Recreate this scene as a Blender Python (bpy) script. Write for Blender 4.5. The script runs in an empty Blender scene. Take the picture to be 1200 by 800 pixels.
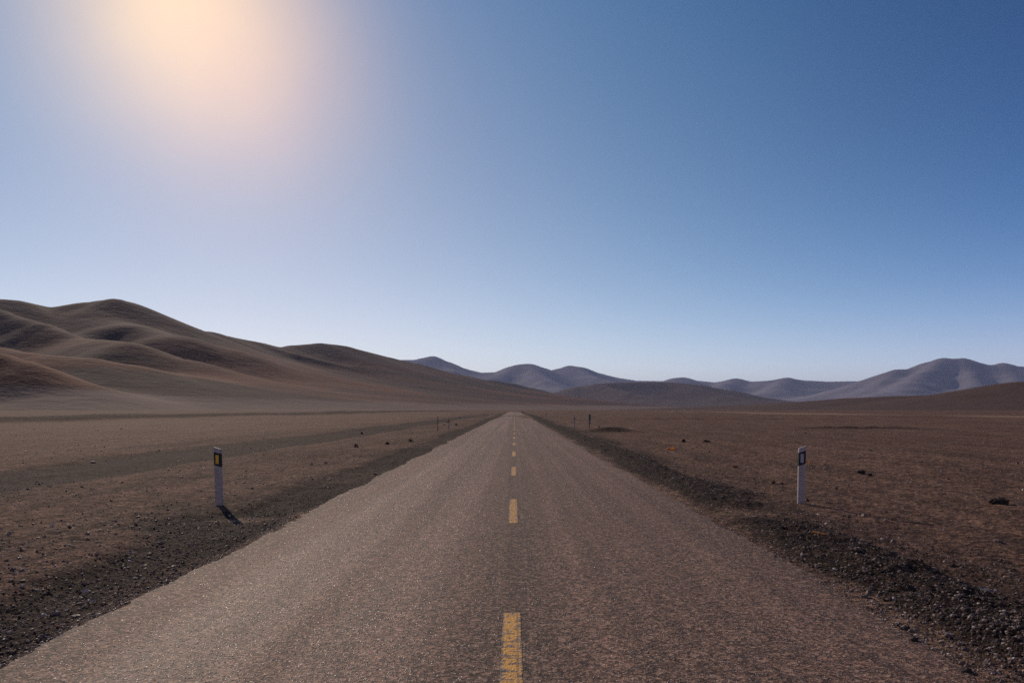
import bpy, bmesh, math, random
import numpy as np
from mathutils import Vector

# ------------------------------------------------------------------ camera, light
S = bpy.context.scene
COL = S.collection
F, CX, HY, H = 933.0, 603.0, 479.0, 1.7        # focal length in photo pixels, vanishing point, camera height

cd = bpy.data.cameras.new('camera')
cam = bpy.data.objects.new('camera', cd); COL.objects.link(cam)
cam.location = (0, 0, H); cam.rotation_euler = (math.radians(90), 0, 0)
cd.sensor_width = 36.0; cd.lens = 36.0 * F / 1200
cd.shift_x = -(CX - 600) / 1200; cd.shift_y = (HY - 400) / 1200
cd.clip_start = 0.1; cd.clip_end = 120000
S.camera = cam

SUN_AZ = math.radians(-28.0)      # to the left of +Y
SUN_EL = math.radians(25.2)
sdir = Vector((math.sin(SUN_AZ) * math.cos(SUN_EL), math.cos(SUN_AZ) * math.cos(SUN_EL), math.sin(SUN_EL)))
sl = bpy.data.lights.new('sun', 'SUN'); sl.energy = 2.6; sl.angle = math.radians(0.53)
sl.color = (1.0, 0.83, 0.66)
so = bpy.data.objects.new('sun', sl); COL.objects.link(so)
so.rotation_euler = (-sdir).to_track_quat('-Z', 'Y').to_euler()

W = bpy.data.worlds.new("World"); S.world = W; W.use_nodes = True
wt = W.node_tree; wt.nodes.clear()
def wn(t, **k):
    n = wt.nodes.new(t)
    for a, b in k.items(): setattr(n, a, b)
    return n
sky = wn('ShaderNodeTexSky', sky_type='NISHITA', sun_disc=False)
sky.sun_elevation = SUN_EL; sky.sun_rotation = SUN_AZ
sky.altitude = 2500; sky.air_density = 1.0; sky.dust_density = 0.6; sky.ozone_density = 2.5
SKY_STRENGTH = 0.1
bg = wn('ShaderNodeBackground'); bg.inputs['Strength'].default_value = SKY_STRENGTH
wo = wn('ShaderNodeOutputWorld')
def unit(az, el): a, e = math.radians(az), math.radians(el); return Vector((math.sin(a) * math.cos(e), math.cos(a) * math.cos(e), math.sin(e)))
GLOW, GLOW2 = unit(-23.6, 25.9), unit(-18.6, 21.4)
# glow painted into the sky, in its own direction right of the sun
tc = wn('ShaderNodeTexCoord')
dot = wn('ShaderNodeVectorMath', operation='DOT_PRODUCT'); dot.inputs[1].default_value = GLOW
nrm = wn('ShaderNodeVectorMath', operation='NORMALIZE')
wt.links.new(tc.outputs['Generated'], nrm.inputs[0]); wt.links.new(nrm.outputs[0], dot.inputs[0])
mx0 = wn('ShaderNodeMath', operation='MAXIMUM'); mx0.inputs[1].default_value = 0
wt.links.new(dot.outputs['Value'], mx0.inputs[0])
# thin dry high-altitude air: dark at the zenith, pale towards the horizon and round the glow
def wm(op, a, b=None, clamp=False):
    n = wn('ShaderNodeMath', operation=op, use_clamp=clamp)
    for k, v in ((0, a), (1, b)):
        if v is None: continue
        if isinstance(v, bpy.types.NodeSocket): wt.links.new(v, n.inputs[k])
        else: n.inputs[k].default_value = v
    return n.outputs[0]
sep = wn('ShaderNodeSeparateColor'); wt.links.new(sky.outputs[0], sep.inputs[0])
cmb = wn('ShaderNodeCombineColor')
for i, (k, g) in enumerate(((.10, .8), (.18, .8), (.30, .8))):
    wt.links.new(wm('MULTIPLY', wm('POWER', sep.outputs[i], g), k), cmb.inputs[i])
cur = cmb.outputs[0]
sz = wn('ShaderNodeSeparateXYZ'); wt.links.new(nrm.outputs[0], sz.inputs[0])
elv = wm('MAXIMUM', sz.outputs[2], 0.0)
vn = wn('ShaderNodeTexNoise'); vn.inputs['Scale'].default_value = 7; vn.inputs['Detail'].default_value = 4
wt.links.new(nrm.outputs[0], vn.inputs['Vector'])
uneven = wm('ADD', wm('MULTIPLY', vn.outputs[0], .36), .82)
dot2 = wn('ShaderNodeVectorMath', operation='DOT_PRODUCT'); dot2.inputs[1].default_value = GLOW2
wt.links.new(nrm.outputs[0], dot2.inputs[0])
anti_fill = wm('POWER', wm('MAXIMUM', wm('MULTIPLY', dot.outputs['Value'], -1.0), 0.0), .7)  # warm fill added to the sky behind the camera, to warm the shadows
d2 = wm('MAXIMUM', dot2.outputs['Value'], 0.0)
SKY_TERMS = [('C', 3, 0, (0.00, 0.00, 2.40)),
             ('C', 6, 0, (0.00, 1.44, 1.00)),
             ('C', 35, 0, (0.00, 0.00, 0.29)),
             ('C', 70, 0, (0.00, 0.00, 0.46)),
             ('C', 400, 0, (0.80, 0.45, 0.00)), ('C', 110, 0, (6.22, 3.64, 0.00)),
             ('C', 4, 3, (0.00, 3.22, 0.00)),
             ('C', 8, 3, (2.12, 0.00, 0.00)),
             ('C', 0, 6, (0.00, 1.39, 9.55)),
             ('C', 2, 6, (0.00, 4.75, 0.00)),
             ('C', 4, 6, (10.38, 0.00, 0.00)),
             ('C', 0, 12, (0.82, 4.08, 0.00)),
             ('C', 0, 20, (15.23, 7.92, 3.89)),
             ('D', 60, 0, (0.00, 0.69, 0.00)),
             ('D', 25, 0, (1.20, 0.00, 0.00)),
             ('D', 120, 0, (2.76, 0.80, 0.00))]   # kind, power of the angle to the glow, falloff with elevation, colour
WS = [(anti_fill, (1.9, 1.15, .3))]
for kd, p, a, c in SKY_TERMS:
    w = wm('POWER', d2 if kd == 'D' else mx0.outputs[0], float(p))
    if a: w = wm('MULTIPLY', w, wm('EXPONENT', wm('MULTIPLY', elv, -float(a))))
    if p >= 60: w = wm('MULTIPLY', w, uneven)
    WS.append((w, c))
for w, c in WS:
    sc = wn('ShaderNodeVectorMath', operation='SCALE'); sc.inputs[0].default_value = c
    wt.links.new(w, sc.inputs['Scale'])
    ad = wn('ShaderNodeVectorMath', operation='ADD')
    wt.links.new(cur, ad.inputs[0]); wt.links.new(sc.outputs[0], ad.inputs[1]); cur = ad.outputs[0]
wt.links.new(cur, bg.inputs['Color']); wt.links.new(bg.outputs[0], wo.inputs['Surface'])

S.view_settings.view_transform = 'Standard'; S.view_settings.look = 'None'
S.view_settings.exposure = 0.0; S.view_settings.gamma = 1.0; S.view_settings.use_curve_mapping = False
S.cycles.max_bounces = 4; S.cycles.diffuse_bounces = 2; S.cycles.glossy_bounces = 1; S.cycles.volume_bounces = 0
S.cycles.use_denoising = False

# ------------------------------------------------------------------ helpers
rng = np.random.default_rng(7)
random.seed(7)
P_ = rng.permutation(4096).astype(np.int64)
G_ = rng.random(4096) * 2 - 1
def vnoise(x, y):
    xi = np.floor(x).astype(np.int64); yi = np.floor(y).astype(np.int64)
    fx = x - xi; fy = y - yi
    ux = fx * fx * fx * (fx * (fx * 6 - 15) + 10); uy = fy * fy * fy * (fy * (fy * 6 - 15) + 10)
    def h(a, b): return G_[P_[(P_[a & 4095] + b) & 4095]]
    return (h(xi, yi) * (1 - ux) + h(xi + 1, yi) * ux) * (1 - uy) + (h(xi, yi + 1) * (1 - ux) + h(xi + 1, yi + 1) * ux) * uy
def fbm(x, y, o=4, g=0.5):
    s = np.zeros(np.broadcast(x, y).shape); a = 1.0; t = 0.0
    for i in range(o):
        s = s + a * vnoise(x * 2 ** i + 37.7 * i + 11.3, y * 2 ** i - 19.1 * i + 5.9); t += a; a *= g
    return s / t
def ridged(x, y, o=4):
    s = 0; a = 1.0; t = 0
    for i in range(o):
        s = s + a * (1 - np.abs(vnoise(x * 2 ** i + 71.7 * i, y * 2 ** i + 13.1 * i)) * 2); t += a; a *= .5
    return s / t
def sm(a, b, x):
    t = np.clip((x - a) / (b - a), 0, 1); return t * t * (3 - 2 * t)
def bump(x, c, w): return np.exp(-((x - c) / w) ** 2)
def at(px, py, Y):            # a direction seen in the photo, at real depth Y
    return ((px - CX) / F * Y, Y, H + (HY - py) / F * Y)

def mesh_obj(name, verts, faces, mat, parent=None, smooth=True):
    me = bpy.data.meshes.new(name)
    verts = np.asarray(verts, dtype=np.float32); faces = np.asarray(faces, dtype=np.int32)
    n = faces.shape[1]
    me.vertices.add(len(verts)); me.vertices.foreach_set('co', verts.ravel())
    me.loops.add(faces.size); me.loops.foreach_set('vertex_index', faces.ravel())
    me.polygons.add(len(faces)); me.polygons.foreach_set('loop_start', np.arange(0, faces.size, n, dtype=np.int32))
    me.update(calc_edges=True)
    me.polygons.foreach_set('use_smooth', np.full(len(faces), smooth))
    me.materials.append(mat)
    o = bpy.data.objects.new(name, me); COL.objects.link(o)
    if parent: o.parent = parent
    return o
def attr(o, name, vals):
    a = o.data.attributes.new(name, 'FLOAT', 'POINT'); a.data.foreach_set('value', np.asarray(vals, dtype=np.float32).ravel())
def bm_obj(name, bm, mat, parent=None, smooth=False):
    me = bpy.data.meshes.new(name); bm.to_mesh(me); bm.free()
    for p in me.polygons: p.use_smooth = smooth
    me.materials.append(mat)
    o = bpy.data.objects.new(name, me); COL.objects.link(o)
    if parent: o.parent = parent
    return o
def tag(o, label, cat, group=None):
    o['label'] = label; o['category'] = cat
    if group: o['group'] = group
    return o
def empty(name, loc, rz=0, rx=0, ry=0):
    o = bpy.data.objects.new(name, None); COL.objects.link(o)
    o.location = loc; o.rotation_euler = (rx, ry, rz); return o

class NT:                      # tiny node-tree writer
    def __init__(s, name):
        s.m = bpy.data.materials.new(name); s.m.use_nodes = True
        s.t = s.m.node_tree; s.t.nodes.clear()
        s.out = s.t.nodes.new('ShaderNodeOutputMaterial'); s.b = s.t.nodes.new('ShaderNodeBsdfPrincipled')
        s.t.links.new(s.b.outputs[0], s.out.inputs['Surface'])
    def n(s, t, ins=None, **k):
        n = s.t.nodes.new(t)
        for a, b in k.items(): setattr(n, a, b)
        for a, b in (ins or {}).items(): s.set(n.inputs[a], b)
        return n
    def set(s, inp, v):
        if isinstance(v, bpy.types.NodeSocket): s.t.links.new(v, inp)
        else: inp.default_value = v
    def pos(s, sc=(1, 1, 1)):
        g = s.n('ShaderNodeNewGeometry').outputs['Position']
        return s.n('ShaderNodeVectorMath', {0: g, 1: sc}, operation='MULTIPLY').outputs[0]
    def noise(s, vec, scale, detail=4, rough=.5):
        return s.n('ShaderNodeTexNoise', {'Vector': vec, 'Scale': scale, 'Detail': detail, 'Roughness': rough}).outputs[0]
    def ramp(s, v, a, b, lo=0., hi=1.):
        return s.n('ShaderNodeMapRange', {'Value': v, 'From Min': a, 'From Max': b, 'To Min': lo, 'To Max': hi}, interpolation_type='SMOOTHSTEP').outputs[0]
    def mix(s, f, a, b):
        n = s.t.nodes.new('ShaderNodeMix'); n.data_type = 'RGBA'
        s.set(n.inputs[0], f)
        for i, v in ((6, a), (7, b)):
            if isinstance(v, tuple) and len(v) == 3: v = v + (1,)
            s.set(n.inputs[i], v)
        return n.outputs[2]
    def mul(s, c, f):
        return s.n('ShaderNodeVectorMath', {0: c, 'Scale': f}, operation='SCALE').outputs[0]
    def math(s, op, a, b=0.):
        return s.n('ShaderNodeMath', {0: a, 1: b}, operation=op).outputs[0]
    def attr(s, name): return s.n('ShaderNodeAttribute', attribute_name=name).outputs['Fac']
    def bump(s, h, strength, dist, prev=None):
        n = s.n('ShaderNodeBump', {'Height': h, 'Strength': strength, 'Distance': dist})
        if prev is not None: s.t.links.new(prev, n.inputs['Normal'])
        return n.outputs[0]
    def fin(s, col, rough=.9, spec=.3, normal=None):
        s.set(s.b.inputs['Base Color'], col if not (isinstance(col, tuple) and len(col) == 3) else col + (1,))
        s.set(s.b.inputs['Roughness'], rough); s.set(s.b.inputs['Specular IOR Level'], spec)
        if normal is not None: s.set(s.b.inputs['Normal'], normal)
        return s.m

EDGE_L, EDGE_R = -3.46, 3.02
# ------------------------------------------------------------------ materials
def soil_material():
    t = NT('desert_soil'); p = t.pos()
    col = t.mix(t.ramp(t.noise(p, .035, 5), .35, .65), (0.165, 0.100, 0.074), (0.205, 0.126, 0.094))
    col = t.mix(t.ramp(t.noise(t.pos((1, .22, 1)), .5, 5), .42, .68), col, (0.130, 0.082, 0.062))
    # tyre tracks and grader marks that run along the road
    st = t.noise(t.pos((2.2, .035, 1)), 1.0, 4, .6)
    col = t.mix(t.math('MULTIPLY', t.ramp(st, .52, .66), .45), col, (0.230, 0.147, 0.110))
    col = t.mix(t.math('MULTIPLY', t.ramp(st, .46, .34), .5), col, (0.100, 0.062, 0.048))
    band = t.attr('band'); dark = t.attr('dark'); pale = t.attr('pale')
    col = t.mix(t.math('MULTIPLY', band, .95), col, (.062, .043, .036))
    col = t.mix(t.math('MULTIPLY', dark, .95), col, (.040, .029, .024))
    col = t.mix(t.math('MULTIPLY', pale, .85), col, (0.300, 0.209, 0.156))
    # grit: individual grains, darker and lighter
    v1 = t.n('ShaderNodeTexVoronoi', {'Vector': p, 'Scale': 32.}); v2 = t.n('ShaderNodeTexVoronoi', {'Vector': p, 'Scale': 9.})
    g1 = t.n('ShaderNodeSeparateColor', {0: v1.outputs['Color']}).outputs[0]
    g2 = t.n('ShaderNodeSeparateColor', {0: v2.outputs['Color']}).outputs[1]
    col = t.mul(col, t.ramp(g1, 0, 1, .45, 1.55))
    col = t.mul(col, t.ramp(g2, 0, 1, .66, 1.34))
    v3 = t.n('ShaderNodeTexVoronoi', {'Vector': t.pos((1, .7, 1)), 'Scale': 2.6}); g3 = t.n('ShaderNodeSeparateColor', {0: v3.outputs['Color']}).outputs[2]
    col = t.mul(col, t.ramp(g3, 0, 1, .84, 1.16)); col = t.mul(col, t.ramp(t.noise(p, 5., 6, .7), .3, .7, .78, 1.22))
    spk = t.math('MULTIPLY', t.ramp(g1, .935, .96), t.ramp(v1.outputs['Distance'], .5, .2))
    spk = t.math('MAXIMUM', spk, t.math('MULTIPLY', t.ramp(g2, .975, .985), t.ramp(v2.outputs['Distance'], .35, .15)))
    col = t.mix(t.math('MULTIPLY', spk, .8), col, (0.520, 0.392, 0.296))  # bright specks also stand in for sun glints, painted into the colour
    nb = t.bump(v1.outputs['Distance'], .55, .012)
    nb = t.bump(v2.outputs['Distance'], .45, .03, nb)
    nb = t.bump(t.noise(p, 3., 7, .7), .8, .10, nb)
    nb = t.bump(t.noise(t.pos((1, .3, 1)), .5, 5, .6), .5, .3, nb)
    col = t.n('ShaderNodeVectorMath', {0: col, 1: (1.03, .965, .89)}, operation='MULTIPLY').outputs[0]
    return t.fin(col, .95, .06, nb)

def road_nodes(t):
    p = t.pos(); sx = t.n('ShaderNodeSeparateXYZ', {0: p}).outputs[0]
    wob = t.math('ADD', sx, t.math('MULTIPLY', t.math('SUBTRACT', t.noise(t.pos((.6, .12, 1)), 1., 3), .5), .5))
    col = t.mix(t.ramp(t.noise(t.pos((1, .25, 1)), .45, 5), .35, .65), (0.150, 0.099, 0.075), (0.185, 0.123, 0.094))
    def lane(c, w):
        d = t.math('ABSOLUTE', t.math('SUBTRACT', wob, c)); return t.ramp(d, w, w * .35)
    wheel_sheen = t.math('MAXIMUM', lane(-2.15, .8), lane(-1.0, .6))
    col = t.mix(t.math('MULTIPLY', wheel_sheen, .34), col, (0.270, 0.176, 0.134))  # polished wheel paths; sun sheen on the left lane also painted lighter
    wr = t.math('MAXIMUM', lane(.95, .5), lane(2.1, .6))
    col = t.mix(t.math('MULTIPLY', wr, .18), col, (0.215, 0.143, 0.109))
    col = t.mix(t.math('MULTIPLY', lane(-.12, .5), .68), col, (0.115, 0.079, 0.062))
    # tar stains, seam beside the centre line and a few transverse repair lines
    col = t.mix(t.math('MULTIPLY', t.ramp(t.noise(t.pos((1, .5, 1)), 1.3, 5), .56, .72), .3), col, (0.110, 0.075, 0.058))
    wob2 = t.math('ADD', sx, t.math('MULTIPLY', t.math('SUBTRACT', t.noise(p, .8, 3), .5), .03))
    seam = t.ramp(t.math('ABSOLUTE', t.math('SUBTRACT', wob2, .125)), .022, .006)
    seam = t.math('MULTIPLY', seam, t.ramp(t.noise(p, 6., 3), .35, .55))
    col = t.mix(t.math('MULTIPLY', seam, .45), col, (0.360, 0.246, 0.187))
    lg = t.noise(t.pos((2.6, .02, 1)), 1., 5, .6)
    col = t.mul(col, t.ramp(lg, .35, .65, .76, 1.24))
    ed = t.math('MINIMUM', t.math('SUBTRACT', sx, EDGE_L), t.math('SUBTRACT', EDGE_R, sx))
    ed = t.math('ADD', ed, t.math('MULTIPLY', t.math('SUBTRACT', t.noise(t.pos((1.5, .8, 1)), 1., 7, .7), .5), .9))
    col = t.mix(t.math('MULTIPLY', t.ramp(ed, .22, -.06), .8), col, (.115, .078, .062))
    v = t.n('ShaderNodeTexVoronoi', {'Vector': p, 'Scale': 80.}); v2 = t.n('ShaderNodeTexVoronoi', {'Vector': p, 'Scale': 30.})
    v3 = t.n('ShaderNodeTexVoronoi', {'Vector': p, 'Scale': 48.}); g3 = t.n('ShaderNodeSeparateColor', {0: v3.outputs['Color']})
    col = t.mul(col, t.ramp(g3.outputs[0], 0, 1, .6, 1.4)); col = t.mul(col, t.ramp(t.noise(p, 11., 8, .8), .3, .7, .75, 1.25))
    g = t.n('ShaderNodeSeparateColor', {0: v.outputs['Color']}); g2 = t.n('ShaderNodeSeparateColor', {0: v2.outputs['Color']}).outputs[0]
    col = t.mul(col, t.ramp(g.outputs[0], 0, 1, .25, 1.75)); col = t.mul(col, t.ramp(g2, 0, 1, .55, 1.45))
    spk = t.math('MAXIMUM', t.ramp(g.outputs[1], .90, .94), t.ramp(g3.outputs[1], .95, .97)); spk = t.math('MAXIMUM', spk, t.ramp(t.n('ShaderNodeSeparateColor', {0: v2.outputs['Color']}).outputs[1], .94, .96))
    col = t.mix(t.math('MULTIPLY', spk, .60), col, (0.550, 0.414, 0.328))  # pale aggregate specks that put sun glints into the colour
    nb = t.bump(v.outputs['Distance'], .6, .006); nb = t.bump(v2.outputs['Distance'], .4, .008, nb)
    nb = t.bump(t.noise(t.pos((1, .2, 1)), 1.2, 4), .3, .03, nb)
    rough = t.math('SUBTRACT', .80, t.math('MULTIPLY', wheel_sheen, .08))
    return col, rough, nb, p, sx
def road_material():
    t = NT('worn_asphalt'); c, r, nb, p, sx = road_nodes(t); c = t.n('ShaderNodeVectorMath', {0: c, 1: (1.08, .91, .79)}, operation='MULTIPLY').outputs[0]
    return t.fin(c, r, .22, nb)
def dash_material():
    t = NT('worn_yellow_paint'); c, r, nb, p, sx = road_nodes(t)
    n1 = t.noise(t.pos((6, 26, 1)), 1., 5, .7)
    n2 = t.noise(t.pos((30, 12, 1)), 1., 3, .6)
    edge = t.ramp(t.math('ABSOLUTE', t.math('ADD', sx, .02)), .05, .075)
    m = t.math('ADD', t.math('MULTIPLY', n1, .5), t.math('ADD', t.math('MULTIPLY', n2, .25), t.math('MULTIPLY', t.noise(t.pos((4, 9, 1)), 1., 5, .7), .25)))
    m = t.ramp(t.math('SUBTRACT', m, t.math('MULTIPLY', edge, .09)), .452, .505)
    groove = t.ramp(t.math('ABSOLUTE', t.math('SUBTRACT', sx, .022)), .004, .011)
    m = t.math('MULTIPLY', m, t.math('ADD', .45, t.math('MULTIPLY', groove, .55)))
    yel = t.mix(n2, (.88, .38, .012), (.95, .47, .03))
    return t.fin(t.mix(t.math('MULTIPLY', m, .92), c, yel), .6, .35, nb)

APRON = ((.180, .118, .092), (.215, .142, .110))
def hill_material(name, base, light, red, dark, sc, redamt, rough=.5):
    t = NT(name); p = t.pos()
    rt = t.n('ShaderNodeVectorRotate', {'Vector': p, 'Angle': -.527}, rotation_type='Z_AXIS').outputs[0]
    rt = t.n('ShaderNodeVectorMath', {0: rt, 1: (.2, 1, .6)}, operation='MULTIPLY').outputs[0]
    n1 = t.noise(rt, sc * 1.3, 7, .6); n2 = t.noise(rt, sc * 2.0, 5, .55); n3 = t.noise(p, sc * 6, 6, .65)
    col = t.mix(t.ramp(n1, .35, .65), base, light)
    z = t.n('ShaderNodeSeparateXYZ', {0: p}).outputs[2]
    lowband = t.ramp(z, 210., 50., .22, 1.)          # the iron-red scree lies low on the slopes
    col = t.mix(t.math('MULTIPLY', t.math('MULTIPLY', t.ramp(n2, .46, .58), redamt), lowband), col, red)
    col = t.mix(t.math('MULTIPLY', t.attr('crest'), t.math('MULTIPLY', lowband, .6)), col, light if redamt < .3 else red)
    col = t.mix(t.math('MULTIPLY', t.ramp(n3, .55, .7), .35), col, dark)
    col = t.mix(t.attr('apron'), col, t.mix(n1, *APRON))
    nb = t.bump(n3, rough, 8.)
    nb = t.bump(t.noise(p, sc * 25, 5, .6), .4, 2., nb)
    return t.fin(col, .95, .1, nb)

M_soil = soil_material(); M_road = road_material(); M_dash = dash_material()
M_hill = hill_material('red_brown_slope', (.052, .022, .013), (.072, .030, .018), (.21, .066, .026), (.032, .018, .014), .0022, .75)
M_hill_r = hill_material('brown_slope', (0.104, 0.062, 0.047), (0.126, 0.075, 0.056), (0.144, 0.074, 0.049), (0.077, 0.048, 0.038), .004, .3)
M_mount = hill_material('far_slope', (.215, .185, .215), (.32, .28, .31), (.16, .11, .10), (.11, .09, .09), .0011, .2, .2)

# ------------------------------------------------------------------ ground shape
def edge_off(y, s): return .16 * fbm(y * .42 + s, y * 0 + s, 3) + .045 * fbm(y * 3. + s, y * 0 + 3.3 + s, 3) + .02 * fbm(y * 14. + s, y * 0 + s, 2)
def dip(y): return -np.clip(np.minimum(y, 720) - 430, 0, None) ** 2 * 2.2e-5 * sm(1150, 760, y)
def masks(x, y):
    r = np.hypot(x, y)
    j = .35 * fbm(x * .5, y * .35, 4)
    jr = .25 * fbm(y * .16, x * .25 + 4, 3)
    # windrow of dark gravel on the right, broken by a dusty gap
    gapr = 1 - .85 * bump(y, 12.9, .75)
    farw = sm(14, 26, y)
    cr = 3.78 + jr + .1 * farw
    d_r = sm(.85 + .3 * farw, .42, np.abs(x - cr) + .5 * j) * gapr
    d_r = np.maximum(d_r, .78 * sm(3.1, 3.6, x + j) * sm(6.5, 4.6, x + 1.5 * j) * (.4 + .6 * sm(-.15, .25, fbm(x * .6 + 9, y * .18, 3))))
    d_r = d_r * sm(2.9, 3.35, x + .4 * j)
    # dark run-off strip on the left
    cl = -4.15 - .25 * fbm(y * .12 + 7, y * 0 + 1, 3)
    d_l = sm(1.0, .5, np.abs(x - cl) + .8 * j) * (.65 + .35 * sm(-.25, .15, fbm(y * .22 + 3, x * .4, 3)))
    d_l = np.maximum(d_l, .5 * sm(-3.4, -3.9, x - j) * sm(-8.5, -5., x + 2 * j) * sm(-.1, .35, fbm(x * .5 + 2, y * .22 + 8, 4)))
    d_l = np.maximum(d_l, .9 * sm(1.5, .7, np.hypot((x + 4.75) * 1.0, (y - 12.9) * .8) + 1.2 * j))  # dark gravel patch added round the post foot so the shadow stands out less
    far = sm(900, 300, y)
    dark = np.clip(np.maximum(d_r, d_l), 0, 1) * far
    pale = sm(.5, .15, np.abs(x + 4.35 + .1 * (y - 13)) * .5 + np.abs(y - 13.1) * .9 + .6 * j) * .7
    pale = np.maximum(pale, .55 * sm(.8, .2, np.abs(x - 3.7) * .6 + np.abs(y - 12.9) * 1.1 + .8 * j))
    pale = np.maximum(pale, .45 * sm(.28, .05, np.abs(x - 3.1) + .8 * j) * sm(-.1, .3, fbm(y * .4 + 5, y * 0, 3)))
    strip_c = 106 + 6 * fbm(y * .004, y * 0 + 2, 2)
    pale = np.maximum(pale, 1.7 * sm(20, 11, np.abs(x - strip_c) + 5 * fbm(x * .1, y * .02, 3)) * sm(135, 170, y) * sm(620, 520, y))
    dark = np.maximum(dark, .9 * bump(x, 7.2, 2.3) ** 2 * sm(1.6, .6, np.abs(y - 59.8 + j)))  # shade on the near side of the low mound, painted into the soil
    dark = np.maximum(dark, .75 * sm(25, 29, x) * sm(42, 36, x) * sm(1.5, .5, np.abs(y - 74.6 + 1.2 * j)))  # shaded side of the low far ridge, painted dark
    pale = np.maximum(pale, .30 * sm(-16, -20, x) * sm(-70, -50, x) * sm(12, 30, y) * sm(600, 200, y))
    dark = dark * (1 - .8 * np.clip(pale, 0, 1))
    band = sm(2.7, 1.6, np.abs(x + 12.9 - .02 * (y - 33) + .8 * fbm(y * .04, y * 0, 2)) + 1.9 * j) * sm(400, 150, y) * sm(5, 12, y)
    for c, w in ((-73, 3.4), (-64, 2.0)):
        band = np.maximum(band, sm(w, w * .4, np.abs(x - c + 5 * fbm(y * .008, y * 0 + c, 2))) * sm(60, 100, y) * sm(1200, 700, y))  # shade on the two far banks, painted as dark bands
    return dark, pale, band, d_r, d_l
def ground_z(x, y):
    r = np.hypot(x, y); ax = np.abs(x)
    dark, pale, band, d_r, d_l = masks(x, y)
    off = sm(3.2, 8, ax)
    z = dip(y) * sm(90, 30, ax) - .016 - .06 * sm(3.1, 6, ax)
    z = z + off * (.16 * fbm(x * .10, y * .05, 3)) + sm(20, 200, r) * .5 * fbm(x * .012, y * .012, 3)
    sh = sm(3.05, 3.8, ax)
    nearf = sm(120, 30, r)
    z = z + sh * nearf * (.045 * fbm(x * .9, y * .45, 4) + .02 * fbm(x * 4.5, y * 3.5, 3) + .010 * fbm(x * 17, y * 15, 2))
    z = z + d_r * sm(3.15, 3.7, x) * (.09 + .05 * fbm(x * 2.5, y * 2., 3) + .025 * fbm(x * 11, y * 9, 2)) * np.where(ax < 5, 1, .3)
    z = z - d_l * .10 * sh
    z = z - .10 * band * (ax < 40)
    for c, w in ((-73, 1.8), (-64, 1.3)):
        z = z + .75 * bump(x - c + 5 * fbm(y * .008, y * 0 + c, 2), 0, w) * sm(60, 100, y) * sm(1200, 700, y) * (ax > 40)
    z = z + .42 * bump(y, 60.5 + .5 * fbm(x * .6, x * 0, 2), 1.1) * bump(x, 7.3, 1.9)
    z = z + .2 * bump(y, 75. + 1.2 * fbm(x * .2, x * 0, 3), .9) * sm(25, 29, x) * sm(42, 36, x) * (.6 + .8 * (fbm(x * .9, y * .3, 3) + .4))
    z = z + .3 * bump(y, 130. + 4 * fbm(x * .05, x * 0, 3), 2.0) * sm(14, 22, x) * sm(60, 40, x)
    # under the road slab
    inside = sm(.05, .2, np.minimum(x - EDGE_L - edge_off(y, 1.), EDGE_R + edge_off(y, 40.) - x)) * (y < 700)
    z = np.where(inside > 0, z - .10 * inside, z)
    return z
def gz(x, y): return float(ground_z(np.array([x], float), np.array([y], float))[0])

def build_ground():
    rs = [1.2]
    while rs[-1] < 45000:
        r = rs[-1]; rs.append(r + min(.0135 * r, r * r / 1300 + .004) if r < 1500 else r * 1.05)
    rs = np.array(rs)
    fa = np.radians(np.arange(-37, 37.01, .065)); ba = np.radians(np.arange(38, 322.1, 2.))
    an = np.concatenate([fa, ba])
    A, R = np.meshgrid(an, rs)
    X = R * np.sin(A); Y = R * np.cos(A)
    Z = ground_z(X, Y)
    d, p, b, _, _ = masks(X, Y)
    nr, na = X.shape
    idx = np.arange(nr * na).reshape(nr, na); nx = np.roll(idx, -1, 1)
    f = np.stack([idx[:-1], nx[:-1], nx[1:], idx[1:]], -1)[:, :, ::-1].reshape(-1, 4)
    V = np.stack([X, Y, Z], -1).reshape(-1, 3)
    V = np.vstack([V, [[0, 0, -.13]]])
    cfan = np.stack([idx[0], nx[0], np.full(na, nr * na), np.full(na, nr * na)], -1)
    o = mesh_obj('ground', V, f, M_soil)
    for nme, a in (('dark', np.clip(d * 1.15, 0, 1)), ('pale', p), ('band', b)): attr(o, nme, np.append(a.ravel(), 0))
    o['kind'] = 'structure'
    return o
build_ground()

# ------------------------------------------------------------------ road
ys = [-25.]
while ys[-1] < 720: ys.append(ys[-1] + max(.05, abs(ys[-1]) * .008) if ys[-1] > 0 else ys[-1] + .15)
ys = np.array(ys)
def road_z(x, y): return dip(y) + .045 * (1 - np.clip(np.abs(x + .22) / 3.24, 0, 1) ** 2) - .014 + .006 * fbm(x * .8, y * .3, 2)
el = EDGE_L + edge_off(ys, 1.); er = EDGE_R + edge_off(ys, 40.)
tt = np.linspace(0, 1, 33)
RX = el[:, None] * (1 - tt) + er[:, None] * tt
RY = np.repeat(ys[:, None], 33, 1)
RZ = road_z(RX, RY)
RX = np.hstack([RX[:, :1] - .015, RX, RX[:, -1:] + .015]); RY = np.hstack([RY[:, :1], RY, RY[:, -1:]]); RZ = np.hstack([RZ[:, :1] - .12, RZ, RZ[:, -1:] - .12])
nr, na = RX.shape; idx = np.arange(nr * na).reshape(nr, na)
f = np.stack([idx[:-1, :-1], idx[:-1, 1:], idx[1:, 1:], idx[1:, :-1]], -1).reshape(-1, 4)
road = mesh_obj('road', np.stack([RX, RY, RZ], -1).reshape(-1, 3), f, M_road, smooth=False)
road['kind'] = 'structure'
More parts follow.
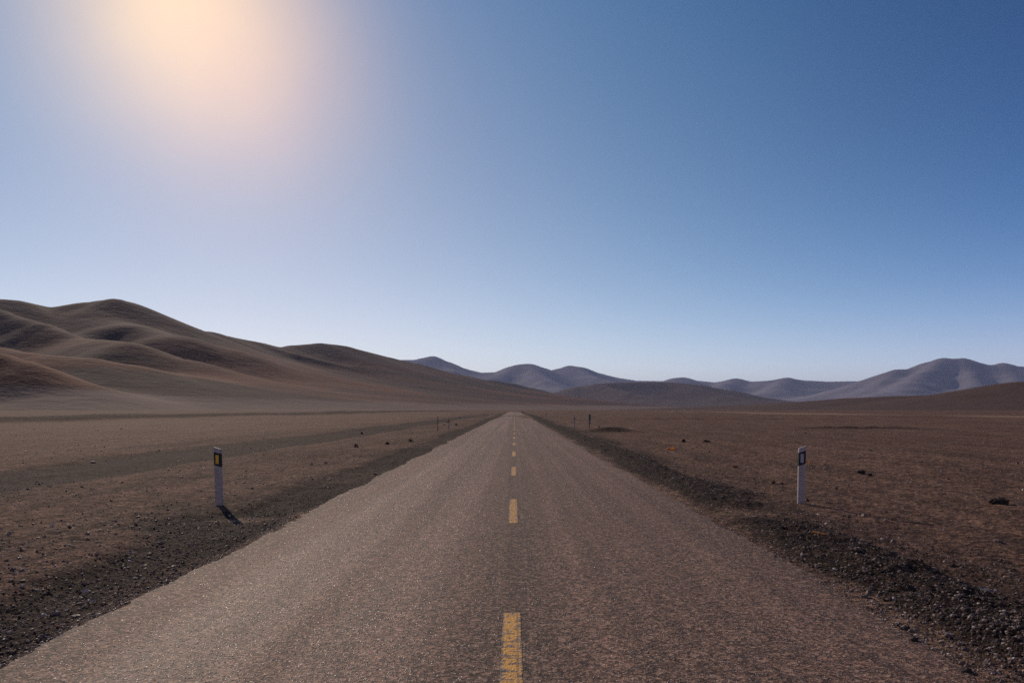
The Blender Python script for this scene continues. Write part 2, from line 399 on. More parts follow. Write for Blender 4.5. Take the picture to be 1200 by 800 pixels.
for k in range(-2, 46):
    y1 = 6.5 + 8.24 * k; y0 = y1 - 3.1
    yy = np.arange(y0, y1 + .001, .05 if k < 4 else .5)
    if len(yy) < 2: continue
    xl = -.092 + .006 * fbm(yy * 6, yy * 0 + k, 2); xr = .050 + .005 * fbm(yy * 6 + 50, yy * 0 + k, 2)
    xs = np.stack([xl, (xl + xr) / 2, xr], 1); Yg = np.repeat(yy[:, None], 3, 1)
    zz = road_z(xs, Yg) + .004
    n = len(yy); ii = np.arange(n * 3).reshape(n, 3)
    ff = np.stack([ii[:-1, :-1], ii[:-1, 1:], ii[1:, 1:], ii[1:, :-1]], -1).reshape(-1, 4)
    mesh_obj('lane_dash', np.stack([xs, Yg, zz], -1).reshape(-1, 3), ff, M_dash, parent=road)

# ------------------------------------------------------------------ hills
def ridge_field(X, Y, ridges, k):
    """smooth maximum of ridges; each ridge is a 3-D crest line that falls away to both sides"""
    acc = np.zeros(X.shape); crest = np.zeros(X.shape)
    for pts, W_, pw, e in ridges:
        P = np.array([at(*q) for q in pts])
        zm = np.zeros(X.shape); cm = np.zeros(X.shape)
        for a, b in zip(P[:-1], P[1:]):
            dx, dy = b[0] - a[0], b[1] - a[1]; L2 = dx * dx + dy * dy
            t = np.clip(((X - a[0]) * dx + (Y - a[1]) * dy) / L2, 0, 1)
            d = (X - a[0] - t * dx) ** 2 + (Y - a[1] - t * dy) ** 2
            zb = a[2] + t * (b[2] - a[2])
            u = (np.sqrt(d + (e * W_) ** 2) - e * W_) / W_
            q = zb * np.clip(1 - u, 0, None) ** pw
            zm = np.maximum(zm, q); cm = np.maximum(cm, (pw < 1.9) * sm(.2, .03, u))
        acc = acc + np.expm1(np.clip(zm, 0, 2600) / k); crest = np.maximum(crest, cm * (zm > 8))
    return k * np.log1p(acc), crest
def build_hills(name, ridges, k, x0, x1, y0, y1, step, mat, namp, nscale, base=-.6, apron=(31, 21), apfar=14., streak=0., ncrest=2):
    xs = np.arange(x0, x1, step); yy = np.arange(y0, y1, step)
    X, Y = np.meshgrid(xs, yy)
    z, cr = ridge_field(X, Y, ridges, k)
    zr = np.clip(z / (z.max() * .30), 0, 1)
    for R_ in ridges[:ncrest]:                 # keep the skyline crest itself clean
        P = np.array([at(*q) for q in R_[0]]); best = np.full(X.shape, 1e12)
        for a, b in zip(P[:-1], P[1:]):
            dx, dy = b[0] - a[0], b[1] - a[1]
            t = np.clip(((X - a[0]) * dx + (Y - a[1]) * dy) / (dx * dx + dy * dy), 0, 1)
            best = np.minimum(best, (X - a[0] - t * dx) ** 2 + (Y - a[1] - t * dy) ** 2)
        zr = zr * sm(0, .22 * R_[1], np.sqrt(best))
    al = X * .86 + Y * .5; ac = -X * .5 + Y * .86
    z = z + zr * namp * (.5 * ridged(X * nscale, Y * nscale, 5) - .35 + .10 * fbm(X * nscale * 3, Y * nscale * 3, 3))
    z = z + zr * streak * (ridged(al * .0009 + 3, ac * .0034, 3) - .3)
    z = z - 1.2 * sm(25, 0, z)
    keep = z > base
    nr, na = X.shape; idx = np.arange(nr * na).reshape(nr, na)
    f = np.stack([idx[:-1, :-1], idx[:-1, 1:], idx[1:, 1:], idx[1:, :-1]], -1).reshape(-1, 4)
    kf = keep.ravel()[f].any(1); f = f[kf]
    used = np.unique(f); mp = np.full(nr * na, -1); mp[used] = np.arange(len(used))
    V = np.stack([X, Y, np.maximum(z, -3.0)], -1).reshape(-1, 3)[used]
    o = mesh_obj(name, V, mp[f], mat); attr(o, 'crest', cr.ravel()[used]); attr(o, 'apron', sm(*apron, (z + 5 * fbm(X * .004, Y * .004, 4) - apfar * (1 - np.exp(-np.clip(Y - 900, 0, 1e9) / 250)) * -1).ravel()[used])); o['kind'] = 'structure'
    return o

CREST = [(-420, 395, 1700), (-250, 370, 1800), (-100, 352, 1850), (0, 350.5, 1950), (20, 352, 1970), (67, 362.5, 2050), (85, 357, 2060), (100, 354.5, 2080),
         (122, 352, 2100), (135, 350, 2100), (150, 354, 2120), (175, 368, 2200), (200, 383, 2250), (237, 394, 2350), (270, 412, 2450), (310, 440, 2600)]
CREST_B = [(225, 392, 2750), (243, 388.3, 2700), (260, 393, 2750), (300, 401, 2850), (328, 407, 2900), (345, 404.5, 3000), (375, 402, 3100), (400, 405, 3200),
           (450, 418, 3400), (480, 425, 3500), (530, 438, 3700), (560, 446, 3900), (600, 456, 4200), (640, 466, 4500), (680, 475, 4800)]
left = [(CREST, 1350, 2.25, .02), (CREST_B, 1500, 2.5, .03),
        ([(-60, 356, 1880), (0, 362, 1760), (50, 378, 1680), (95, 396, 1600), (122, 398, 1540), (150, 401, 1480), (215, 421, 1480), (260, 436, 1500), (310, 450, 1560), (350, 462, 1650)], 420, 1.45, .07),
        ([(-160, 385, 1250), (0, 405, 1250), (20, 409, 1240), (60, 415, 1220), (105, 419, 1220), (150, 427, 1240), (200, 437, 1290), (250, 448, 1370), (290, 458, 1450)], 340, 1.45, .07),
        ([(-160, 380, 950), (-60, 396, 960), (0, 412, 960), (30, 422, 950), (60, 438, 950), (80, 452, 930)], 150, 1.15, .08),
        ([(110, 372, 1980), (150, 379, 1880), (200, 392, 1820), (240, 404, 1850), (290, 422, 1950), (350, 440, 2100), (400, 455, 2300)], 420, 1.6, .3),
        ([(250, 396, 2650), (290, 412, 2500), (350, 430, 2600), (430, 450, 2900), (480, 461, 3100)], 380, 1.45, .07),
        ([(300, 403, 2800), (345, 415, 2750), (400, 428, 2800), (460, 444, 3000), (520, 459, 3300)], 380, 1.45, .07),
        ([(400, 408, 3150), (450, 426, 3200), (520, 446, 3500), (570, 459, 3900)], 520, 1.5, .05)]
build_hills('hills', left, 7., -3600, 700, 450, 5600, 14., M_hill, 4., .0036, streak=3.)
mid = [([(480, 470, 5400), (530, 455, 5600), (555, 447.5, 5700), (575, 445, 5800), (600, 449, 5850), (625, 455, 5900), (660, 465, 6000), (700, 473, 6100)], 900, 2.2, .06),
       ([(590, 476, 7400), (635, 465, 7400), (650, 460, 7400), (680, 452.5, 7500), (710, 448.5, 7500), (750, 447.5, 7600), (785, 447.5, 7600), (820, 451, 7500), (850, 456.5, 7400), (880, 464, 7300), (930, 473, 7200)], 1300, 2.1, .06),
       ([(700, 449, 7400), (740, 460, 6900), (790, 470, 6500)], 600, 1.5, .06), ([(790, 448, 7500), (850, 462, 6900), (900, 471, 6500)], 600, 1.5, .06)]
build_hills('hills', mid, 9., -1400, 4200, 4300, 9200, 26., M_hill_r, 10., .0030, streak=6.)
right = [([(640, 480, 2295), (770, 478.3, 2092), (850, 475.2, 1890), (900, 473.2, 1755), (1000, 466.3, 1552), (1050, 464, 1485), (1120, 462, 1417), (1150, 458, 1350), (1175, 453, 1323), (1200, 447, 1282), (1260, 439, 1282), (1380, 432, 1350), (1600, 436, 1485)], 400, 2.0, .10)]
build_hills('hills', right, 1.0, -260, 2400, 300, 2900, 8., M_hill_r, 1.6, .012, apron=(-5, -6))
M1 = [(380, 440, 14000), (440, 428, 14000), (465, 421.5, 14000), (485, 421.5, 14000), (497, 419.5, 14000), (507, 418, 14000), (520, 423, 14200), (540, 431, 14400), (562, 436.5, 14800), (585, 436, 15500), (600, 430, 15500), (610, 427, 15500), (622, 426.8, 15500), (632, 430, 15600), (645, 436, 15700),
      (655, 432, 16000), (668, 429, 16000), (680, 430, 16000), (700, 437, 16200), (720, 442, 16500), (745, 446, 16800), (785, 446.5, 17000), (793, 442.5, 16500), (800, 442, 16500), (812, 445.5, 16700), (838, 448, 17000), (852, 446, 16500), (862, 443.8, 16500), (880, 447, 16500), (900, 446, 16000), (922, 443, 16000), (940, 445.5, 16000), (970, 447, 16000), (1000, 446.5, 15800), (1015, 447, 15800), (1040, 452, 15800), (1100, 462, 15800)]
M2 = [(960, 466, 12500), (1000, 456, 12700), (1022, 449, 12800), (1038, 440, 13000), (1052, 434, 13000), (1074, 431, 13000), (1090, 424, 13200), (1105, 420.3, 13200), (1128, 420.6, 13200), (1140, 424, 13200), (1150, 427, 13000), (1170, 428, 13000), (1175, 426, 13000), (1185, 429, 13000), (1230, 430, 13000), (1300, 420, 13000), (1400, 440, 13000), (1500, 470, 13000)]
far = [(M1, 3000, 1.8, .05), (M2, 3000, 1.8, .05),
       ([(507, 419, 14000), (535, 438, 13000), (560, 450, 12300)], 1500, 1.7, .14), ([(618, 428, 15500), (640, 445, 14000), (660, 462, 12500)], 1500, 1.7, .14),
       ([(600, 431, 15500), (570, 447, 14000), (545, 460, 13000)], 1300, 1.7, .14), ([(668, 430, 16000), (720, 448, 14500), (750, 462, 13500)], 1500, 1.7, .14),
       ([(862, 445, 16500), (830, 455, 14500), (800, 466, 13000)], 1400, 1.7, .14), ([(922, 444, 16000), (900, 456, 14000), (880, 468, 12500)], 1400, 1.7, .14),
       ([(1105, 421, 13200), (1075, 440, 12000), (1045, 458, 11000)], 1300, 1.6, .14), ([(1128, 421, 13200), (1140, 442, 12000), (1130, 462, 11000)], 1100, 1.6, .14),
       ([(1052, 434, 13000), (1030, 450, 12200), (1005, 463, 11500)], 1100, 1.6, .14), ([(1175, 427, 13000), (1190, 445, 12000), (1200, 460, 11200)], 1000, 1.6, .14)]
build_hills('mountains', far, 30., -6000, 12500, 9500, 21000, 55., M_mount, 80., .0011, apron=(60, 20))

# ------------------------------------------------------------------ air
bm = bmesh.new(); bmesh.ops.create_cube(bm, size=1)
bm.transform(__import__('mathutils').Matrix.Diagonal((100000, 100000, 1250, 1)))
hz = NT('thin_air'); hz.t.nodes.remove(hz.b)
vol = hz.n('ShaderNodeVolumePrincipled', {'Color': (.56, .67, 1.0, 1), 'Density': 3.1e-5, 'Anisotropy': .1})
hz.t.links.new(vol.outputs[0], hz.out.inputs['Volume'])
haze = bm_obj('haze', bm, hz.m); haze.location = (0, 0, 625 - 16); haze['kind'] = 'stuff'

# ------------------------------------------------------------------ loose gravel (uncountable)
def icosa():
    bm = bmesh.new(); bmesh.ops.create_icosphere(bm, subdivisions=1, radius=1)
    v = np.array([q.co[:] for q in bm.verts]); f = np.array([[q.index for q in a.verts] for a in bm.faces]); bm.free()
    return v, f
IV, IF = icosa()
def stone_mat(name, c0, c1, c2, rough=.8, spec=.25):
    t = NT(name); r = t.attr('shade'); p = t.pos()
    col = t.mix(r, c0, c1); col = t.mix(t.ramp(r, .80, .95), col, c2)
    col = t.mul(col, t.ramp(t.noise(p, 60., 4), .3, .7, .7, 1.25))
    return t.fin(col, rough, spec, t.bump(t.noise(p, 90., 4), .4, .004))
M_grav_d = stone_mat('dark_gravel', (.045, .032, .026), (.125, .084, .066), (.42, .31, .25))
M_grav = stone_mat('brown_gravel', (.110, .073, .058), (.270, .180, .140), (.66, .54, .45), .6, .4)
def gravel(name, n, sample, size, mat, seed, flat=.75):
    g = np.random.default_rng(seed)
    x, y = sample(g, n)
    z = ground_z(x, y); n = len(x)
    s = size(g, n, x, y)
    k = g.random((n, 3)) * .6 + .7; k[:, 2] *= flat
    v = IV[None] * k[:, None] * (1 + .28 * (g.random((n, len(IV), 1)) - .5)) * s[:, None, None]
    a = g.random(n) * 6.283; c, q = np.cos(a)[:, None], np.sin(a)[:, None]
    vx = v[:, :, 0] * c - v[:, :, 1] * q; vy = v[:, :, 0] * q + v[:, :, 1] * c
    tl = (g.random(n)[:, None] - .5) * .8; vz = v[:, :, 2] + vx * tl
    V = np.stack([vx + x[:, None], vy + y[:, None], vz + (z + s * .18)[:, None]], -1).reshape(-1, 3)
    f = (IF[None] + (np.arange(n) * len(IV))[:, None, None]).reshape(-1, 3)
    o = mesh_obj(name, V, f, mat, smooth=False)
    attr(o, 'shade', np.repeat(g.random(n), len(IV))); o['kind'] = 'stuff'
    return o
def polar(g, n, r0, r1, pw=1.0):
    a = np.radians(g.uniform(-36, 36, n)); u = g.random(n)
    r = (1 / (1 / r0 - u * (1 / r0 - 1 / r1)))      # density falls as 1/r^3: even in the picture's depth
    return r * np.sin(a), r * np.cos(a)
def s_dark(g, n):
    x, y = polar(g, n * 3, 3.2, 45)
    d, p, b, dr, dl = masks(x, y)
    k = (g.random(len(x)) < d * 1.1) & (((x > EDGE_R + .12) | (x < EDGE_L - .12)))
    return x[k][:n], y[k][:n]
def s_any(g, n):
    x, y = polar(g, n, 3.2, 140)
    k = ((x > EDGE_R + .1) | (x < EDGE_L - .1)) & (g.random(n) < .5 + .9 * fbm(x * .5, y * .25, 3))
    return x[k], y[k]
def s_edge(g, n):
    y = 1 / (1 / 3.5 - g.random(n) * (1 / 3.5 - 1 / 40)); sd = g.random(n) < .5
    x = np.where(sd, EDGE_R + np.abs(g.normal(0, .14, n)) - .03, EDGE_L - np.abs(g.normal(0, .14, n)) + .03)
    return x, y
gravel('dark_gravel', 40000, s_dark, lambda g, n, x, y: np.clip(np.exp(g.normal(-4.75, .38, n)), .004, .026) * np.where(x < 0, .75, 1.0) * (1 + np.hypot(x, y) / 60), M_grav_d, 3)
gravel('gravel', 80000, s_any, lambda g, n, x, y: np.clip(np.exp(g.normal(-5.0, .5, n)), .003, .035) * (1 + np.minimum(np.hypot(x, y), 70) / 35), M_grav, 4)
M_chip = stone_mat('road_chipping', (.20, .145, .118), (.33, .25, .21), (.62, .52, .45), .42, .6)
def s_road(g, n):
    y = 1 / (1 / 3.6 - g.random(n) * (1 / 3.6 - 1 / 60)); x = g.uniform(EDGE_L, EDGE_R, n)
    k = (np.abs(x + .02) > .09) & (g.random(n) < .35 + .65 * np.clip(bump(x, -2.1, .8) + bump(x, -1.0, .5) + .7 * bump(x, 1.6, 1.2), 0, 1))
    return x[k], y[k]
def chippings():
    keep = globals()['ground_z']
    globals()['ground_z'] = lambda x, y: road_z(x, y) - .0012
    gravel('road_chippings', 75000, s_road, lambda g, n, x, y: g.uniform(.0022, .0046, n) * (1 + np.hypot(x, y) / 14), M_chip, 6, .5)
    globals()['ground_z'] = keep
chippings()
gravel('edge_gravel', 5000, s_edge, lambda g, n, x, y: np.clip(np.exp(g.normal(-4.95, .4, n)), .004, .02), M_grav, 5)

# ------------------------------------------------------------------ things
def spot(px, py, zoff=0.):
    """ground point seen at a place in the photo, found by walking the ground along that direction"""
    Y = F * H / max(py - HY, 1.0)
    for _ in range(30):
        X = (px - CX) / F * Y; z = gz(X, Y) if not (EDGE_L < X < EDGE_R) else float(road_z(np.array([X]), np.array([Y]))[0])
        Y = .5 * Y + .5 * F * (H - z) / max(py - HY, 1.0)
    X = (px - CX) / F * Y
    return X, Y, gz(X, Y) if not (EDGE_L < X < EDGE_R) else float(road_z(np.array([X]), np.array([Y]))[0])
def plain(name, col, rough=.6, spec=.4, var=.15, sc=12., thin=0.):
    t = NT(name); p = t.n('ShaderNodeTexCoord').outputs['Object']
    c = t.mul(t.mix(0., col, col), t.ramp(t.noise(p, sc, 5), .3, .7, 1 - var, 1 + var))
    m = t.fin(c, rough, spec, t.bump(t.noise(p, sc * 6, 3), .15, .003))
    if thin:                       # thin plastic lets the sun through
        tr = t.n('ShaderNodeBsdfTranslucent', {'Color': tuple(col) + (1,)}); mx = t.n('ShaderNodeMixShader', {0: thin, 1: t.b.outputs[0], 2: tr.outputs[0]})
        t.t.links.new(mx.outputs[0], t.out.inputs['Surface'])
    return m
def post_paint():
    t = NT('weathered_white_plastic'); p = t.n('ShaderNodeTexCoord').outputs['Object']
    z = t.n('ShaderNodeSeparateXYZ', {0: p}).outputs[2]
    c = t.mix(t.ramp(t.noise(p, 9., 5), .4, .7), (.56, .475, .43), (.45, .385, .345))
    dirt = t.math('MULTIPLY', t.ramp(z, .35, 0.), t.ramp(t.noise(p, 14., 5), .35, .6))
    c = t.mix(t.math('MULTIPLY', dirt, .5), c, (.34, .27, .235))
    return t.fin(c, .55, .3, t.bump(t.noise(p, 60., 3), .1, .002))
M_post = post_paint(); M_band = plain('black_band', (.028, .032, .030), .5, .35, .25)
M_amber = plain('amber_reflector', (1.0, .58, .04), .35, .5, .12, 60.); M_white = plain('white_reflector', (.52, .48, .50), .35, .5, .1, 60.)
PROF = [(-.058, .028), (-.060, .010), (-.046, -.030), (-.030, -.040), (.030, -.040), (.046, -.030), (.060, .010), (.058, .028), (.034, .040), (-.034, .040)]
def prism(z0, z1, sl0, sl1, grow=0., mid=2):
    bm = bmesh.new(); rings = []
    zs = [i / mid for i in range(mid + 1)]
    for tt_ in zs:
        ring = []
        for x, y in PROF:
            l = math.hypot(x, y); x2 = x * (1 + grow / l); y2 = y * (1 + grow / l)
            a = z0 + sl0 * x; b = z1 + sl1 * x
            ring.append(bm.verts.new((x2, y2, a + (b - a) * tt_)))
        rings.append(ring)
    n = len(PROF)
    for r0, r1 in zip(rings[:-1], rings[1:]):
        for i in range(n): bm.faces.new((r0[i], r0[(i + 1) % n], r1[(i + 1) % n], r1[i]))
    bm.faces.new(rings[0][::-1]); bm.faces.new(rings[-1])
    bmesh.ops.bevel(bm, geom=[e for e in bm.edges if abs(e.verts[0].co.z - e.verts[1].co.z) < .07 and e.calc_face_angle(0) > .9], offset=.003, segments=1, affect='EDGES')
    bmesh.ops.recalc_face_normals(bm, faces=bm.faces)
    return bm
def marker_post(px, py, side, hgt, label, amber, lean=0., group=None, rz=0., wid=1.):
    X, Y, z = spot(px, py)
    r = empty('marker_post', (X, Y, z - .01), rz, 0, lean); r.scale = (wid, wid, 1)
    tag(r, label, 'marker post', group or 'marker posts along the road')
    sl = .42 * side
    bm_obj('shaft', prism(-.25, hgt, 0, sl, 0, 6), M_post, r)
    bm_obj('band', prism(hgt - .33, hgt - .085, sl, sl, .0035, 1), M_band, r)
    bm = bmesh.new(); bmesh.ops.create_cube(bm, size=1)
    for v in bm.verts: v.co = Vector((v.co.x * .048, v.co.y * .008, v.co.z * .165))
    bmesh.ops.bevel(bm, geom=list(bm.edges), offset=.002, segments=2, affect='EDGES')
    o = bm_obj('reflector', bm, M_amber if amber else M_white, r); o.location = (0, -.0455, hgt - .207)
    return r
marker_post(257, 592, -1, 1.075, 'white marker post with amber reflector left of the road, nearest on that side', True, math.radians(-1.8), rz=math.radians(8), wid=1.17)
marker_post(938.5, 590, 1, 1.07, 'white marker post with white reflector right of the road, nearest on that side', False, math.radians(1.2), rz=math.radians(-14), wid=1.17)
marker_post(526, 503, -1, .98, 'small far white marker post beside the thin dark rod, left of road', True, .01, rz=math.radians(8))
marker_post(673, 501, 1, 1.05, 'small far white marker post just left of the narrow green sign', False, 0, rz=math.radians(-14))
marker_post(567, 490.5, -1, 1.0, 'tiny marker post far down the left verge of the road', True, 0)
marker_post(640.5, 490.8, 1, 1.0, 'tiny marker post far down the right verge of the road', False, 0)

def tube(bm, p0, p1, r, n=10):
    p0, p1 = Vector(p0), Vector(p1); d = p1 - p0
    ret = bmesh.ops.create_cone(bm, cap_ends=True, segments=n, radius1=r, radius2=r, depth=d.length)
    q = d.to_track_quat('Z', 'Y')
    for v in ret['verts']: v.co = q @ v.co + (p0 + p1) / 2
M_rod = plain('dark_rusty_steel', (.045, .036, .032), .8, .3, .3, 20.)
M_green = plain('green_sign_paint', (.018, .085, .050), .5, .4, .2); M_grey = plain('galvanised_steel', (.10, .10, .10), .6, .5, .2)
X, Y, z = spot(513, 505)
r = empty('steel_rod', (X, Y, z)); r.rotation_euler = (0, .015, 0)
tag(r, 'thin dark steel rod standing left of the road', 'rod')
bm = bmesh.new(); tube(bm, (0, 0, -.2), (0, 0, 1.17), .026); bm_obj('rod', bm, M_rod, r)
bm = bmesh.new(); tube(bm, (0, 0, 1.165), (0, 0, 1.20), .034); bm_obj('cap', bm, M_rod, r)
X, Y, z = spot(690.5, 502)
r = empty('road_sign', (X, Y, z), math.radians(62))
tag(r, 'narrow green sign on dark post seen nearly edge-on, right of road', 'sign')
bm = bmesh.new(); tube(bm, (0, 0, -.2), (0, 0, 1.28), .035, 12); bm_obj('post', bm, M_grey, r)
def plate(w, h, t=.02):
    bm = bmesh.new(); bmesh.ops.create_cube(bm, size=1)
    for v in bm.verts: v.co = Vector((v.co.x * w, v.co.y * t, v.co.z * h))
    bmesh.ops.bevel(bm, geom=list(bm.edges), offset=.004, segments=2, affect='EDGES'); return bm
o = bm_obj('sign_plate', plate(.42, .62), M_green, r); o.location = (0, -.048, .98)
o = bm_obj('distance_plate', plate(.36, .16), M_green, r); o.location = (.03, -.048, .50)

def rock(name, px, py, w, h, mat, label, cat, seed, group=None, sub=3, rough=.35, sink=.22):
    """w, h: its size in photo pixels"""
    X, Y, z = spot(px, py); k = Y / F
    g = random.Random(seed); bm = bmesh.new(); bmesh.ops.create_icosphere(bm, subdivisions=sub, radius=1)
    P3 = [Vector((g.gauss(0, 1), g.gauss(0, 1), g.gauss(0, 1))).normalized() for _ in range(9)]; D3 = [g.uniform(.62, .95) for _ in P3]
    for v in bm.verts:
        c = v.co.copy()
        for n_, d_ in zip(P3, D3):
            e = c.dot(n_) - d_
            if e > 0: c -= n_ * e * .9
        nz = __import__('mathutils').noise.noise(c * 2.3 + Vector((seed, 0, 0)))
        v.co = c * (1 + rough * nz)
        v.co.x *= w * k / 2; v.co.y *= w * k / 2 * g.uniform(.7, 1.1); v.co.z = (v.co.z + 1 - 2 * sink) * h * k / 2 / (1 - sink)
    o = bm_obj(name, bm, mat, smooth=False); o.location = (X, Y, z - .004); o.rotation_euler.z = g.uniform(0, 6)
    return tag(o, label, cat, group)
R_dark = plain('dark_basalt', (.070, .048, .040), .85, .2, .35, 8.); R_brown = plain('brown_rock', (0.120, 0.069, 0.050), .85, .2, .35, 8.)
R_pale = plain('pale_stone', (0.500, 0.361, 0.281), .8, .25, .2, 10.); R_grey = plain('grey_stone', (0.200, 0.146, 0.122), .8, .25, .3, 10.)
R_orange = plain('ochre_stone', (0.340, 0.146, 0.061), .8, .25, .25, 10.)
rock('rock', 1170, 590, 19, 8, R_dark, 'low dark rough rock near the right picture edge, beyond the marker post', 'rock', 1, rough=.6)
rock('rock', 1160, 588.5, 5, 4, R_orange, 'small ochre stone touching the left side of a low dark rock', 'stone', 2)
rock('rock', 1009.5, 554.5, 10, 4.5, R_dark, 'dark flat rock on open ground right of the white-reflector post', 'rock', 3)
rock('rock', 1019, 557, 7, 2.6, R_dark, 'smaller dark stone lying just right of a dark flat rock', 'stone', 4)
rock('rock', 967, 549.5, 4.4, 3, R_pale, 'small whitish stone a little right of the near right marker post', 'stone', 5)
rock('rock', 906, 566, 6, 4, R_brown, 'brown stone a little left of the near right marker post', 'stone', 6)
rock('rock', 916, 567, 5, 3, R_brown, 'brown stone between another brown stone and the near right marker post', 'stone', 61)
rock('rock', 980, 572.5, 5, 3, R_grey, 'grey stone on brown soil right of the near right marker post', 'stone', 7)
rock('rock', 982, 589, 3.6, 2.6, R_pale, 'tiny pale stone level with the right marker post base', 'stone', 8)
rock('rock', 946, 587.5, 4.6, 4, R_brown, 'small brown stone against the right foot of the near right marker post', 'stone', 9)
rock('rock', 1038, 610, 5, 3.2, R_pale, 'pale stone, left one of two close together right of the windrow', 'stone', 10)
rock('rock', 1045, 609, 4.5, 3, R_orange, 'ochre stone, right one of two close together right of the windrow', 'stone', 11)
rock('rock', 1170, 635, 13, 4, R_grey, 'flat grey stone half buried near the right picture edge', 'stone', 12)
rock('rock', 801, 518, 5, 4, R_dark, 'small dark round rock left of the low green shrub', 'rock', 13)
rock('rock', 861, 547.5, 6, 3.2, R_orange, 'light tan stone on the right plain between shrub and marker post', 'stone', 14)
rock('rock', 831, 529.5, 2.8, 2.4, R_pale, 'tiny white stone below the low green shrub', 'stone', 15)
rock('rock', 763, 529, 2.8, 2.4, R_pale, 'tiny white stone left of the orange bottle', 'stone', 16)
rock('rock', 702, 500.5, 2.8, 2.6, R_pale, 'bright white stone just right of the narrow green sign', 'stone', 17)
rock('rock', 670, 495, 2.2, 2, R_pale, 'bright white stone just left of the far right marker post', 'stone', 18)
rock('rock', 680, 493.2, 1.6, 1.6, R_pale, 'faint white stone between far right marker post and green sign', 'stone', 19)
rock('rock', 704, 491.5, 1.6, 1.6, R_pale, 'faint white stone far right beyond the narrow green sign', 'stone', 20)
rock('rock', 520, 498, 3.2, 2, R_pale, 'whitish stone between the thin dark rod and the white post', 'stone', 21)
rock('rock', 524, 495, 2.6, 2.4, R_pale, 'whitish stone at the left side of the far left marker post', 'stone', 22)
rock('rock', 538.5, 489.5, 2.2, 1.8, R_pale, 'bright white stone farther along the left verge past the post', 'stone', 23)
rock('rock', 534.5, 498, 2.6, 2, R_dark, 'tiny dark stone right of the far left marker post', 'stone', 24)
rock('rock', 424, 508.5, 3, 2.6, R_dark, 'small dark stone above the split pale and dark rock', 'stone', 25)
rock('rock', 454, 520.5, 5, 3.5, R_brown, 'brown stone left of the small dark shrub on left verge', 'stone', 26)
rock('rock', 382, 542.5, 3.6, 2.6, R_pale, 'pale stone on the left plain, right one of a pair', 'stone', 27)
rock('rock', 365, 544.5, 3.4, 2.6, R_pale, 'pale stone on the left plain, left one of a pair', 'stone', 28)
rock('rock', 113, 649, 5, 3, R_pale, 'flat bright white stone on the dark left verge, farther one', 'stone', 29)
rock('rock', 208, 659, 4.6, 3, R_pale, 'bright stone on dark gravel close to the left road edge', 'stone', 30)
rock('rock', 61, 731, 5.5, 3.2, R_pale, 'small white stone on dark gravel at lower left, upper of two', 'stone', 31)
rock('rock', 68, 735, 5, 3.2, R_orange, 'tan stone just below a white one at lower left', 'stone', 32)
rock('rock', 12, 742, 8, 4, R_pale, 'pale flat stone by the lower left corner of the picture', 'stone', 33)
rock('rock', 957, 664, 5, 4, R_pale, 'pale pebble on the dark gravel ridge beside the right road edge', 'stone', 34)
rock('rock', 1014, 700, 7, 4, R_grey, 'grey pebble low on the dark gravel ridge right of the road', 'stone', 35)
rock('rock', 1061, 737, 12, 5, R_dark, 'dark clod lying on the right road edge, farther of two', 'clod', 36, sub=3)
rock('rock', 1071, 750, 11, 5, R_dark, 'dark clod lying on the right road edge, nearer of two', 'clod', 37, sub=3)
rock('rock', 1132, 786, 15, 5, R_dark, 'dark clod beside dusty road edge at lower right', 'clod', 38, sub=3)
for i, (px, w, h, lab) in enumerate(((112, 5, 3, 'leftmost dark boulder of a far row on the left plain'), (119, 6, 3.2, 'second dark boulder from the left in a far row on the plain'),
                                     (130, 4, 2.4, 'middle dark boulder of a far row on the left plain'), (140, 3.4, 2.2, 'fourth dark boulder from the left in a far row on the plain'), (146.5, 3.4, 1.8, 'rightmost dark boulder of a far row on the left plain'))):
    rock('boulder', px, 487.4, w, h, R_dark, lab, 'boulder', 50 + i, 'dark boulders far across the left plain', sub=2)
# rock made of a pale half and a dark half
X, Y, z = spot(417, 524)
r = empty('split_rock', (X, Y, z)); tag(r, 'split rock, pale on its right and dark in the middle, left plain', 'rock')
k = Y / F
for nm, dx, w, h, m_, sd in (('pale_half', 1.4, 3.6, 4, R_orange, 70), ('dark_half', -.4, 2.6, 5.4, R_dark, 71), ('pale_chip', -2., 1.4, 3, R_pale, 72)):
    o = rock(nm, 417, 524, w, h, m_, '', '', sd, sub=2)
    for kk in ('label', 'category'): del o[kk]
    o.parent = r; o.location = (dx * k, 0, -.01)

